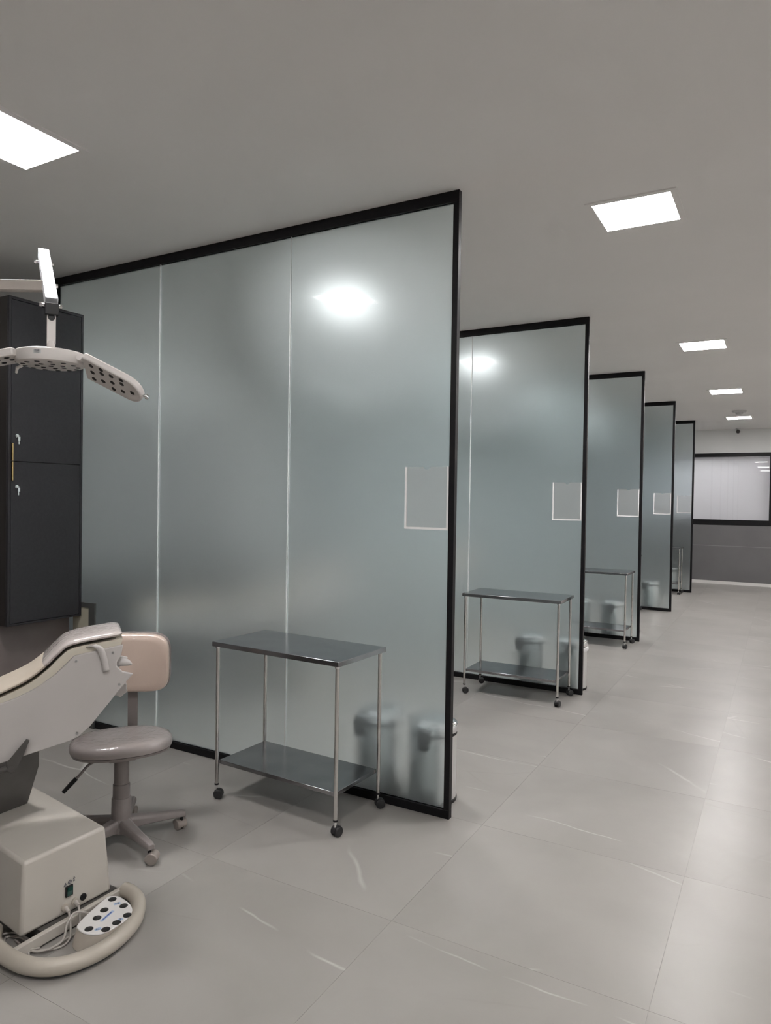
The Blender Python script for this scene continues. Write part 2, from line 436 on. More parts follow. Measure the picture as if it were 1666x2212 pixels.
ceiling_lamp(0.70, -2.78, 'ceiling lamp over the aisle just behind the viewer', 'aisle ceiling lamps')
ceiling_lamp(0.70, -6.10, 'ceiling lamp over the aisle near the rear wall', 'aisle ceiling lamps')
for k, y in enumerate((-2.78, 0.645, 4.07, 7.10, 10.25)):
    ceiling_lamp(4.1, y, ['first', 'second', 'third', 'fourth', 'fifth'][k] + ' ceiling lamp of the right-hand row, counted from the viewer', 'right-hand ceiling lamps')
ceiling_lamp(-0.3, YF+0.50, 'left ceiling lamp in the room behind the far frosted window', 'lamps beyond the window')
ceiling_lamp(1.9, YF+0.50, 'right ceiling lamp in the room behind the far frosted window', 'lamps beyond the window')

# ------------------------------------------------------------------ frosted partitions
ORD = ['first', 'second', 'third', 'fourth', 'fifth']
PL = -3.035
def partition(k):
    t = thing('glass_partition', '%s frosted glass partition in a black frame%s' % (['nearest and largest', 'second nearest', 'third, middle', 'fourth', 'farthest and smallest'][k], [' behind the nearest trolley', '', ' of the row', ' with a bin behind it', ' by the far window'][k]), 'partition', (0, k*S, 0), 0, 'frosted partitions between the bays')
    for nm, a in (('top_rail', (PL, 0, H-0.054, H)), ('bottom_rail', (PL, 0, 0.0, 0.042)), ('post', (-0.030, 0, 0.042, H-0.054)), ('post', (PL, PL+0.030, 0.042, H-0.054))):
        bm = nb(); box(bm, a[0], a[1], -0.016, 0.016, a[2], a[3]); obj(nm, bm, M['black'], t, bevel=0.0015)
    xs = (PL+0.03, -2.022, -1.010, -0.030)
    for i in range(3):
        a = xs[i] + (0.002 if i else 0); b_ = xs[i+1] - (0.002 if i < 2 else 0)
        obj('pane', pane_bm(a, b_, -0.005, 0.005, 0.042, H-0.054), [M['glass_front'], M['glass_back']], t)
    for x in xs[1:3]:
        bm = nb(); box(bm, x-0.0023, x+0.0023, -0.0075, 0.0075, 0.042, H-0.054); obj('joint', bm, M['white_joint'], t)
    # clear document holder stuck on the front face
    h = thing('document_holder', 'empty clear document pocket on the %s partition from the front' % ORD[k], 'document holder', (-0.152, k*S-0.0052, 1.41), 0, 'document pockets on the partitions')
    hw, hh = 0.120, 0.310
    bm = nb()
    n = 10; poly = [(-hw+0.004, 0.004), (hw-0.004, 0.004), (hw-0.004, hh)]
    poly += [(0.018*math.cos(math.pi*q/n), hh-0.014*math.sin(math.pi*q/n)) for q in range(n+1)] + [(-hw+0.004, hh)]
    prism(bm, poly, 'y', -0.005, -0.002); obj('pocket_sheet', bm, M['acrylic_sheet'], h)
    for a in ((-hw, -hw+0.010, 0, hh), (hw-0.010, hw, 0, hh), (-hw+0.010, hw-0.010, 0, 0.011)):
        bm = nb(); box(bm, a[0], a[1], -0.008, 0.0, a[2], a[3]); obj('edge_strip', bm, M['acrylic'], h)
for k in range(5): partition(k)

# ------------------------------------------------------------------ steel trolleys
def make_trolley():
    t = thing('steel_trolley', 'x', 'trolley', (0,0,0), 0, 'two-tier steel trolleys')
    L, W, Z = 0.80, 0.41, 0.812
    bm = nb(); box(bm, -L/2, L/2, -W/2, W/2, Z-0.024, Z); obj('top_shelf', bm, M['steel'], t, bevel=0.002)
    bm = nb(); box(bm, -L/2+0.030, L/2-0.030, -W/2+0.030, W/2-0.030, 0.178, 0.198); obj('lower_shelf', bm, M['steel'], t, bevel=0.002)
    for sx in (-1, 1):
        for sy in (-1, 1):
            x, y = sx*(L/2-0.022), sy*(W/2-0.022)
            bm = nb(); cyl(bm, (x,y,0.075), (x,y,Z-0.023), 0.0098, seg=20); lg = obj('leg', bm, M['steel_tube'], t, smooth=True)
            bm = nb(); cyl(bm, (x,y,0.070), (x,y,0.078), 0.0112, seg=16); obj('end_ring', bm, M['black_plastic'], lg, smooth=True)
            bm = nb(); cyl(bm, (x,y,Z-0.034), (x,y,Z-0.0235), 0.0125, seg=16); obj('collar', bm, M['chrome'], lg, smooth=True)
            c = thing('caster', 'black twin-wheel caster', 'x', (0,0,0)); c.parent = t; del c['category']
            a = random.uniform(0.3, 1.2) + (sx > 0)*0.5
            rot = Matrix.Translation((x, y, 0)) @ Matrix.Rotation(a, 4, 'Z')
            bm = nb(); cyl(bm, (0,0,0.040), (0,0,0.072), 0.006, seg=12); xf(bm, rot); obj('stem', bm, M['chrome'], c, smooth=True)
            for s in (-1, 1):
                bm = nb(); prof = [(0.0, 0.0), (0.017, 0.0), (0.0225, 0.003), (0.0235, 0.007), (0.0235, 0.013), (0.020, 0.0165), (0, 0.018)]
                lathe(bm, prof, 24); xf(bm, rot @ Matrix.Translation((0.010, s*0.004, 0.0235)) @ Matrix.Rotation(-s*math.pi/2, 4, 'X')); obj('wheel', bm, M['rubber'], c, smooth=True)
            bm = nb(); hood = [(0.010+0.0255*math.cos(q), 0.0235+0.0255*math.sin(q)) for q in [math.radians(v) for v in range(-5, 200, 15)]]
            prism(bm, hood, 'y', -0.010, 0.010); xf(bm, rot); obj('hood', bm, M['rubber'], c, smooth=True)
    return t
tr = make_trolley()
spots = [(-0.748, -0.246, -0.042, 'nearest steel trolley, in front of the first frosted partition'),
         (-0.462, 2.325, 0.022, 'steel trolley in front of the second frosted partition'),
         (-0.440, 4.865, -0.012, 'steel trolley with its left end hidden, before the third partition'),
         (-0.80, 7.50, 0.0, 'steel trolley of which only one caster shows, before the fourth partition'),
         (-0.535, 10.10, 0.0, 'small far steel trolley in front of the last partition')]
for i, (x, y, a, lb) in enumerate(spots):
    o = tr if i == 0 else copy_tree(tr)
    o.location = (x, y, 0); o.rotation_euler = (0, 0, a); o['label'] = lb

# ------------------------------------------------------------------ pedal bins
def make_bin():
    t = thing('pedal_bin', 'x', 'bin', (0,0,0), 0, 'stainless steel pedal bins')
    bm = nb(); lathe(bm, [(0,0), (0.126,0), (0.128,0.004), (0.128,0.016), (0.124,0.018)], 40); obj('base_ring', bm, M['black_plastic'], t, smooth=True)
    bm = nb(); lathe(bm, [(0.118,0.018), (0.123,0.018), (0.123,0.345), (0.112,0.345)], 48); obj('body', bm, M['bin_steel'], t, smooth=True)
    bm = nb(); lathe(bm, [(0.112,0.345), (0.125,0.345), (0.126,0.362), (0.112,0.362)], 40); obj('rim_band', bm, M['black_plastic'], t, smooth=True)
    bm = nb(); lathe(bm, [(0.120,0.362), (0.1285,0.362), (0.130,0.366), (0.129,0.392), (0.124,0.402), (0.105,0.412), (0.07,0.419), (0.03,0.422), (0,0.4225)], 48); obj('lid', bm, M['chrome'], t, smooth=True)
    bm = nb(); prism(bm, [(-0.034,0.385), (0.034,0.385), (0.034,0.355), (0.022,0.285), (-0.022,0.285), (-0.034,0.355)], 'y', -0.152, -0.115); obj('hinge_cover', bm, M['black_plastic'], t, bevel=0.006)
    bm = nb(); box(bm, -0.03, 0.03, 0.12, 0.165, 0.006, 0.018); obj('pedal', bm, M['black_plastic'], t, bevel=0.003)
    return t
bn = make_bin()
bins = [(-0.186, 0.185, 0.10, 'bin beside the first partition end, its edge showing past the post'),
        (-0.512, 0.190, -0.45, 'left bin of the pair blurred behind the nearest partition'),
        (-0.140, 2.6+0.19, 0.1, 'bin with a white bag rim at the end of the second partition'),
        (-0.492, 2.6+0.19, -0.6, 'left bin of the pair blurred behind the second partition'),
        (-0.352, 5.2+0.19, 0.15, 'right bin blurred behind the third partition'),
        (-0.705, 5.2+0.19, 0.0, 'bin partly hidden beside the second post, behind the third partition'),
        (-0.335, 7.8+0.19, -0.4, 'bin blurred behind the fourth partition'),
        (-0.40, 10.4+0.19, 0.2, 'tiny far bin blurred behind the last partition')]
for i, (x, y, a, lb) in enumerate(bins):
    o = bn if i == 0 else copy_tree(bn)
    o.location = (x, y, 0); o.rotation_euler = (0, 0, a); o['label'] = lb
    if i == 2:
        bm = nb(); lathe(bm, [(0.122,0.325), (0.131,0.322), (0.136,0.335), (0.133,0.352), (0.1265,0.356)], 40); obj('bag_rim', bm, M['bag'], o, smooth=True)

# ------------------------------------------------------------------ tall dark cupboard over a taupe base unit
cb = thing('wall_cupboard', 'tall charcoal cupboard with two doors and keys in the locks, at left', 'cupboard', (-3.0, -0.29, 0.745))
FX = -2.71; CY0, CY1 = -0.55, -0.03
bm = nb(); box(bm, -3.35, FX-0.019, CY0, CY1, 0.745, 2.757); obj('body', bm, M['cabinet_body'], cb, world=True, bevel=0.001)
for nm, a in (('face_edge', (CY0, CY0+0.016, 0.745, 2.757)), ('face_edge', (CY1-0.016, CY1, 0.745, 2.757)), ('face_edge', (CY0+0.016, CY1-0.016, 2.739, 2.757)), ('face_edge', (CY0+0.016, CY1-0.016, 0.745, 0.757))):
    bm = nb(); box(bm, FX-0.0188, FX, a[0], a[1], a[2], a[3]); obj(nm, bm, M['dark_cabinet'], cb, world=True, bevel=0.001)
for z0, z1, zl, zh in ((1.757, 2.736, 1.912, (1.757, 1.865)), (0.760, 1.753, 1.600, (1.637, 1.753))):
    dr_bm = nb(); box(dr_bm, FX-0.0185, FX-0.001, CY0+0.019, CY1-0.019, z0, z1)
    dr = obj('door', dr_bm, M['dark_cabinet'], cb, world=True, bevel=0.0012)
    bm = nb(); box(bm, FX-0.001, FX+0.012, CY0+0.019, CY0+0.026, zh[0], zh[1]); obj('handle', bm, M['gold'], dr, world=True, bevel=0.001)
    bm = nb(); y = -0.497; cyl(bm, (FX-0.002, y, zl), (FX+0.006, y, zl), 0.011, seg=20); cyl(bm, (FX+0.006, y, zl), (FX+0.011, y, zl), 0.006, seg=14); lo = obj('lock', bm, M['chrome'], dr, world=True, smooth=True)
    bm = nb(); box(bm, FX+0.010, FX+0.013, y+0.002, y+0.016, zl-0.030, zl-0.006); box(bm, FX+0.0105, FX+0.0125, y+0.005, y+0.010, zl-0.052, zl-0.028); box(bm, FX+0.009, FX+0.013, y-0.008, y+0.013, zl-0.002, zl+0.002)
    obj('key', bm, M['chrome'], dr, world=True)
bu = thing('base_unit', 'taupe base unit under the charcoal cupboard', 'base unit', (-3.1, -0.3, 0.0))
bm = nb(); box(bm, -3.40, -2.835, -1.55, -0.03, 0.08, 0.744); obj('body', bm, M['taupe'], bu, world=True, bevel=0.002)
bm = nb(); box(bm, -3.38, -2.87, -1.53, -0.035, 0.0, 0.08); obj('plinth', bm, M['dark_edge'], bu, world=True)
for y0, y1 in ((-1.545, -0.80), (-0.795, -0.045)):
    bm = nb(); box(bm, -2.8348, -2.818, y0, y1, 0.085, 0.735); obj('door', bm, M['taupe'], bu, world=True, bevel=0.0015)
lc = thing('low_cabinet', 'dark low cabinet blurred behind the left pane of the nearest partition', 'cabinet', (-3.4, 1.2, 0.0))
bm = nb(); box(bm, -3.725, -3.16, 0.10, 2.35, 0.08, 0.90); obj('body', bm, M['cabinet_body'], lc, world=True, bevel=0.002)
bm = nb(); box(bm, -3.725, -3.12, 0.09, 2.36, 0.90, 0.93); obj('worktop', bm, M['dark_edge'], lc, world=True, bevel=0.003)
bm = nb(); box(bm, -3.70, -3.20, 0.12, 2.33, 0.0, 0.08); obj('plinth', bm, M['dark_edge'], lc, world=True)
for q in range(4):
    bm = nb(); box(bm, -3.1598, -3.142, 0.105+q*0.5625, 0.105+(q+1)*0.5625-0.006, 0.085, 0.895); obj('door', bm, M['dark_cabinet'], lc, world=True, bevel=0.0015)
bo = thing('stand_in_board', 'added beige panel with a dark edge, stand-in for a patch in the glass beside the cupboard', 'board', (-2.69, -0.012, 0.0))  # added panel, stands in for an unexplained beige patch in the glass
bm = nb(); box(bm, -2.80, -2.637, -0.026, -0.0185, 0.0, 0.803); obj('board', bm, M['stand_in_beige'], bo, world=True)
bm = nb(); box(bm, -2.80, -2.577, -0.030, -0.0180, 0.803, 0.836); obj('top_edge', bm, M['dark_edge'], bo, world=True)
bm = nb(); box(bm, -2.637, -2.577, -0.030, -0.0180, 0.0, 0.803); obj('side_edge', bm, M['dark_edge'], bo, world=True)

# ------------------------------------------------------------------ treatment chair
ch = thing('treatment_chair', 'cream reclining treatment chair cut by the left edge, backrest raised', 'treatment chair', (-1.2, -1.5, 0), 0, 'treatment chairs')
CM = Matrix.Rotation(math.atan2(0.8, 0.6), 4, 'Z')      # the upper part is swivelled on its base
def cobj(name, bm, mt, par, **kw):
    xf(bm, CM); return obj(name, bm, mt, par, world=True, **kw)
P0, P1 = -0.270, 0.030          # near and far side in the swivelled frame
panel = [(-2.38,0.72), (-2.20,0.745), (-2.06,0.785), (-1.919,0.833), (-1.866,0.850), (-1.802,0.881), (-1.746,0.921), (-1.687,0.981), (-1.525,1.010), (-1.531,0.972), (-1.547,0.948), (-1.545,0.931), (-1.526,0.911), (-1.489,0.900), (-1.513,0.874), (-1.549,0.829), (-1.635,0.722), (-1.665,0.697), (-1.674,0.690), (-1.703,0.678), (-1.851,0.642), (-1.918,0.627), (-2.10,0.585), (-2.38,0.54)]
gap = [(-2.55,0.735), (-2.38,0.738), (-2.20,0.755), (-2.06,0.797), (-1.921,0.854), (-1.836,0.893), (-1.778,0.936), (-1.734,0.980), (-1.701,1.006), (-1.628,1.021), (-1.526,1.033)]
gs = [(p.x, p.z) for p in spline([(a, 0, b) for a, b in gap], 5)]
for s_ in (0, 1):
    y0 = P0 if s_ == 0 else P1-0.016
    bm = nb(); prism(bm, panel, 'y', y0, y0+0.016)
    sp = cobj('side_panel', bm, M['cream_panel'], ch, bevel=0.003)
    ys = P0-0.001 if s_ == 0 else P1+0.001
    for x, z in ((-1.682,0.962), (-1.560,0.983), (-1.537,0.866), (-1.677,0.704)):
        bm = nb(); cyl(bm, (x, ys-0.001, z), (x, ys+0.002, z), 0.0045, seg=14); cobj('screw', bm, M['screw'], sp, smooth=True)
frm = [(a, b-0.003) for a, b in gs] + [(-1.532,1.008), (-1.690,0.979), (-1.749,0.919), (-1.804,0.879), (-1.866,0.848), (-1.919,0.830), (-2.06,0.783), (-2.20,0.743), (-2.55,0.715)]
bm = nb(); prism(bm, frm, 'y', P0+0.010, P1-0.010); cobj('back_frame', bm, M['cream_frame'], ch)
shell = [(-1.540,0.995), (-1.560,0.840), (-1.645,0.733), (-1.675,0.706), (-1.71,0.690), (-1.86,0.653), (-1.92,0.640), (-2.10,0.600), (-2.36,0.56), (-2.36,0.70), (-1.92,0.815), (-1.80,0.865), (-1.70,0.960)]
bm = nb(); prism(bm, shell, 'y', P0+0.016, P1-0.016); cobj('back_shell', bm, M['dark_metal'], ch)
def lifted(path, dz):
    out = []
    for i, p in enumerate(path):
        a, b = path[max(i-1, 0)], path[min(i+1, len(path)-1)]; l = math.hypot(b[0]-a[0], b[1]-a[1])
        out.append((p[0] - (b[1]-a[1])/l*dz, p[1] + (b[0]-a[0])/l*dz))
    return out
cp = lifted(gs, 0.016)
dense = [(p.x, p.z) for p in spline([(a, 0, b) for a, b in cp], 3)]
nh = [i for i, p in enumerate(dense) if p[0] > -1.79][0]
bm = nb(); pad(bm, dense[:nh+5], P0+0.004, P1-0.05, 0.030, e=2.6, end=0.02); cobj('back_cushion', bm, M['vinyl'], ch, smooth=True)
bm = nb(); pad(bm, dense[nh-2:], P0+0.003, P1-0.050, 0.0315, e=2.6, end=0.03); cobj('head_cushion', bm, M['vinyl_wrap'], ch, smooth=True)
# seat and leg rest, beyond the picture's left edge
bm = nb(); pad(bm, [(p.x, p.z) for p in spline([(-3.15,0,0.725), (-2.95,0,0.735), (-2.75,0,0.728), (-2.58,0,0.755)], 6)], P0+0.006, P1-0.006, 0.06, end=0.04); cobj('seat_cushion', bm, M['vinyl'], ch, smooth=True)
bm = nb(); prism(bm, [(-3.14,0.697), (-2.56,0.697), (-2.375,0.69), (-2.375,0.54), (-3.14,0.58)], 'y', P0+0.006, P1-0.006); cobj('seat_shell', bm, M['cream_panel'], ch, bevel=0.008)
# strap loop, latch knobs
bm = nb()
st = spline([(-1.640,P0+0.006,1.012), (-1.627,P0-0.004,1.016), (-1.605,P0-0.012,1.004), (-1.592,P0-0.014,0.972), (-1.582,P0-0.010,0.918)], 5)
va = [bm.verts.new(p + Vector((-0.010, 0, -0.003))) for p in st]; vb = [bm.verts.new(p + Vector((0.011, 0, 0.003))) for p in st]
for i in range(len(st)-1): bm.faces.new((va[i], vb[i], vb[i+1], va[i+1]))
so = cobj('strap', bm, M['cream_panel'], ch, smooth=True); sm = so.modifiers.new('thickness', 'SOLIDIFY'); sm.thickness = 0.003
bm = nb(); tube(bm, spline([(-1.565,P0+0.035,0.940), (-1.535,P0+0.035,0.943), (-1.510,P0+0.035,0.936), (-1.492,P0+0.035,0.928)], 4), [0.012,0.014,0.016,0.017,0.0175,0.0175,0.017,0.015,0.013,0.011,0.008,0.005,0.003], 12); cobj('latch_knob', bm, M['cream_panel'], ch, smooth=True)
bm = nb(); gear = []
for q in range(24):
    r = 0.030 if (q//2) % 2 else 0.026; t = 2*math.pi*q/24; gear.append((-1.534+r*math.cos(t), 0.836+r*math.sin(t)))
prism(bm, gear, 'y', P0+0.045, P0+0.085); cobj('adjusting_knob', bm, M['cream_panel'], ch, bevel=0.003)
# lever, cross bar, pedestal
bm = nb(); prism(bm, [(-1.837,0.708), (-1.827,0.703), (-1.849,0.645), (-1.865,0.610), (-1.874,0.599), (-1.883,0.595), (-1.894,0.608), (-1.897,0.634), (-1.886,0.647)], 'y', P0-0.022, P0-0.014); cobj('tilt_lever', bm, M['dark_metal'], ch, bevel=0.0015)
bm = nb(); cyl(bm, (-1.884,P0-0.026,0.612), (-1.884,P1-0.05,0.612), 0.010, seg=14); cobj('pivot_bar', bm, M['dark_metal'], ch, smooth=True)
bm = nb(); tube(bm, [(-1.884,P0-0.006,0.612), (-1.93,P0-0.003,0.600), (-2.12,P0+0.03,0.56)], 0.011, 10); cobj('link_rod', bm, M['dark_metal'], ch, smooth=True)
bm = nb(); prism(bm, [(-1.182,0.60), (-1.182,0.47), (-1.255,0.30), (-1.52,0.30), (-1.52,0.60)], 'y', -1.62, -1.38); obj('pedestal', bm, M['dark_metal'], ch, world=True, bevel=0.003)
# base housing
bm = nb()
lo = [(-0.836,-1.684), (-0.818,-1.326), (-1.62,-1.20), (-1.62,-1.58)]; hi = [(-0.832,-1.676), (-0.822,-1.352), (-1.60,-1.225), (-1.60,-1.565)]
A = [bm.verts.new((x,y,0.045)) for x, y in lo]; B = [bm.verts.new((x,y,0.302)) for x, y in hi]
for i in range(4):
    j = (i+1) % 4; bm.faces.new((A[i], A[j], B[j], B[i]))
bm.faces.new(A[::-1]); bm.faces.new(B)
hs = obj('base_housing', bm, M['base_paint'], ch, world=True, bevel=0.012, bseg=3)
fx = -0.8245
def yrot(p0=(0,0,0)):   # text plane facing +X
    return Matrix.Translation(p0) @ Matrix(((0,0,1,0),(1,0,0,0),(0,1,0,0),(0,0,0,1)))
bm = nb(); box(bm, fx-0.004, fx+0.003, -1.518, -1.490, 0.108, 0.146); sw = obj('switch_frame', bm, M['black_plastic'], hs, world=True, bevel=0.001)
bm = nb(); prism(bm, [(fx+0.002,0.112), (fx+0.002,0.142), (fx+0.008,0.142), (fx+0.004,0.127), (fx+0.004,0.112)], 'y', -1.514, -1.494); obj('rocker', bm, M['green_switch'], sw, world=True)
# warning triangle, crossed circle and figure above the switch
bm = nb(); tube(bm, [(fx+0.0015,-1.527,0.152), (fx+0.0015,-1.515,0.152), (fx+0.0015,-1.521,0.163)], 0.0011, 6, closed=True); cyl(bm, (fx+0.001,-1.521,0.1545), (fx+0.001,-1.521,0.1595), 0.0008, seg=6); obj('warning_mark', bm, M['ink'], hs, world=True)
bm = nb(); tube(bm, [(fx+0.0015,-1.503+0.006*math.cos(q*math.pi/8),0.160+0.006*math.sin(q*math.pi/8)) for q in range(16)], 0.001, 6, closed=True); cyl(bm, (fx+0.001,-1.507,0.156), (fx+0.001,-1.499,0.164), 0.0008, seg=6); obj('circle_mark', bm, M['ink'], hs, world=True)
bm = nb()
cyl(bm, (fx+0.0005,-1.485,0.1685), (fx+0.0015,-1.485,0.1685), 0.0019, seg=10)
for a, b_ in (((-1.485,0.1665), (-1.485,0.1600)), ((-1.485,0.1600), (-1.488,0.1545)), ((-1.485,0.1600), (-1.482,0.1545)), ((-1.489,0.1645), (-1.481,0.1645))):
    cyl(bm, (fx+0.001, a[0], a[1]), (fx+0.001, b_[0], b_[1]), 0.0009, seg=6)
obj('figure_mark', bm, M['ink'], hs, world=True)
for y, z in ((-1.521,0.074), (-1.482,0.078)):
    bm = nb(); cyl(bm, (fx-0.003,y,z), (fx+0.005,y,z), 0.013, seg=20); sk = obj('socket', bm, M['ring_plastic'], hs, world=True, smooth=True)
    bm = nb(); cyl(bm, (fx+0.005,y,z), (fx+0.026,y-0.003,z-0.006), 0.0075, 0.0055, seg=14); obj('plug', bm, M['cable'], sk, world=True, smooth=True)
bm = nb(); cyl(bm, (fx-0.003,-1.447,0.078), (fx+0.005,-1.447,0.078), 0.0125, seg=20); cyl(bm, (fx+0.005,-1.447,0.078), (fx+0.007,-1.447,0.078), 0.007, seg=16); obj('fuse_holder', bm, M['black_plastic'], hs, world=True, smooth=True)
for dy in (0, 0.007):
    bm = nb(); cyl(bm, (fx+0.0005,-1.428,0.078-dy), (fx+0.0005,-1.412,0.080-dy), 0.0008, seg=6); obj('print_line', bm, M['ink'], hs, world=True)
# floor frame: rail and round guard
bm = nb(); box(bm, -0.812, -0.792, -1.755, -1.272, 0.008, 0.046); obj('floor_rail', bm, M['base_paint'], ch, world=True, bevel=0.003)
bm = nb(); box(bm, -1.60, -0.812, -1.62, -1.30, 0.0, 0.044); obj('floor_frame', bm, M['dark_metal'], ch, world=True)
gp = spline([(-0.795,-1.283,0.035), (-0.735,-1.290,0.035), (-0.672,-1.325,0.035), (-0.602,-1.405,0.035), (-0.566,-1.510,0.035), (-0.570,-1.610,0.035), (-0.612,-1.695,0.035), (-0.690,-1.742,0.035), (-0.790,-1.752,0.035), (-0.90,-1.735,0.035), (-0.97,-1.69,0.035)], 6)
bm = nb(); tube(bm, gp, 0.027, 16); gd = obj('guard_ring', bm, M['ring_plastic'], ch, world=True, smooth=True)
bm = nb(); tube(bm, [p + Vector((0,0,-0.026)) for p in gp], 0.009, 8); obj('guard_lip', bm, M['dark_edge'], gd, world=True, smooth=True)
CHAIR_SRC = ch

# foot control lying inside the guard
fp = thing('foot_control', 'white foot control with eight black buttons inside the round guard', 'foot control', (-0.67, -1.47, 0.0))
def up(x, y, z=0.06):
    f = (1.55-z)/(1.55-0.10); return (1.386+(x-1.386)*f, -3.145+(y+3.145)*f)
top = [(-0.772,-1.385), (-0.758,-1.363), (-0.730,-1.357), (-0.675,-1.366), (-0.628,-1.390), (-0.604,-1.428), (-0.598,-1.480), (-0.602,-1.525), (-0.622,-1.553), (-0.660,-1.567), (-0.700,-1.562), (-0.722,-1.545), (-0.748,-1.475)]
tops = [(p.x, p.y) for p in spline([(a, b, 0) for a, b in top], 3, closed=True)]
cx = sum(p[0] for p in tops)/len(tops); cy = sum(p[1] for p in tops)/len(tops)
def ztop(x, y): return 0.058 + 0.0*(x-cx)
bm = nb()
A = [bm.verts.new((cx+(x-cx)*(1.10 if x < -0.66 and y < -1.5 else 1.03), cy+(y-cy)*(1.16 if y < -1.5 else 1.02), 0.001)) for x, y in tops]
B = [bm.verts.new((x, y, 0.054)) for x, y in tops]
for i in range(len(tops)):
    j = (i+1) % len(tops); bm.faces.new((A[i], A[j], B[j], B[i]))
bm.faces.new(A[::-1]); bm.faces.new(B)
obj('body', bm, M['pedal_body'], fp, world=True, smooth=True)
bm = nb(); prism(bm, tops, 'z', 0.054, 0.060); obj('top_plate', bm, M['pedal_top'], fp, world=True, bevel=0.002)
for x, y in ((-0.686,-1.43), (-0.619,-1.437), (-0.656,-1.489), (-0.638,-1.533), (-0.563,-1.469), (-0.54,-1.517), (-0.609,-1.588), (-0.558,-1.561)):
    bx, by = up(x, y); bx = min(bx, -0.613)
    bm = nb(); lathe(bm, [(0,0.0598), (0.0145,0.0598), (0.0145,0.0612), (0.011,0.0622), (0,0.0626)], 24, (bx, by, 0)); obj('button', bm, M['rubber'], fp, world=True, smooth=True)
ang = math.atan2(0.36, 0.93) + math.radians(38)
for (x, y), txt, lw in (((-0.65,-1.439), 'LE', 0.022), ((-0.548,-1.497), 'P', 0.016), ((-0.583,-1.573), 'AL', 0.022)):
    bx, by = up(x, y); bx = min(bx, -0.617)
    mt = Matrix.Translation((bx, by, 0.0602)) @ Matrix.Rotation(ang, 4, 'Z')
    bm = nb(); box(bm, -lw/2, lw/2, -0.007, 0.007, 0, 0.0005); xf(bm, mt); lbp = obj('button_label', bm, M['label_blue'], fp, world=True)
    off = Matrix.Translation(-Vector(fp.location)) @ mt @ Matrix.Translation((0, 0, 0.0007))
    text_mesh('lettering', txt, 0.0135, off, M['ink'], lbp)
bx, by = up(-0.618, -1.508)
mt = Matrix.Translation((bx, by, 0.0602)) @ Matrix.Rotation(math.radians(104), 4, 'Z')
bm = nb(); box(bm, -0.034, 0.034, -0.0055, 0.0055, 0, 0.0005); xf(bm, mt); lbp = obj('name_label', bm, M['label_blue'], fp, world=True)
bm = nb()
x = -0.026
while x < 0.026:      # unreadable dark blue print on the strip
    wd = random.choice((0.003, 0.0042, 0.0025)); box(bm, x, x+wd, -0.0025, 0.0025, 0.0005, 0.0009); x += wd + 0.0012
xf(bm, mt); obj('print', bm, M['ink_blue'], lbp, world=True)
bm = nb(); tube(bm, spline([(-0.745,-1.455,0.030), (-0.765,-1.478,0.052), (-0.775,-1.520,0.070), (-0.760,-1.560,0.055), (-0.742,-1.590,0.020), (-0.760,-1.640,0.008), (-0.83,-1.665,0.008), (-0.90,-1.66,0.008)], 6), 0.0035, 8); obj('cord', bm, M['cable'], fp, world=True, smooth=True)
cb1 = [(-0.799,-1.524,0.068), (-0.775,-1.535,0.030), (-0.745,-1.560,0.010), (-0.735,-1.600,0.006), (-0.765,-1.640,0.006), (-0.83,-1.675,0.006), (-0.90,-1.690,0.006), (-0.945,-1.665,0.006), (-0.90,-1.640,0.006), (-0.84,-1.655,0.014), (-0.78,-1.690,0.010)]
cb2 = [(-0.799,-1.485,0.072), (-0.770,-1.500,0.025), (-0.755,-1.530,0.007), (-0.752,-1.575,0.012), (-0.745,-1.640,0.016), (-0.79,-1.672,0.013), (-0.86,-1.640,0.013), (-0.93,-1.640,0.013), (-0.96,-1.680,0.013), (-0.90,-1.702,0.014), (-0.83,-1.695,0.013), (-0.77,-1.655,0.020)]
for pts, lb in ((cb1, 'grey cable from the left socket coiled inside the guard ring'), (cb2, 'grey cable from the right socket coiled inside the guard ring')):
    bm = nb(); tube(bm, spline(pts, 7), 0.0036, 8); obj('power_cable', bm, M['cable'], ch, world=True, smooth=True)['label'] = lb

# chairs in the next bays, seen through the frosted glass
for k, lb in ((1, 'treatment chair blurred behind the nearest frosted partition'), (2, 'treatment chair blurred behind the second frosted partition')):
    c = copy_tree(CHAIR_SRC); c.location = (-1.2-0.95, -1.05+k*S, 0); c['label'] = lb

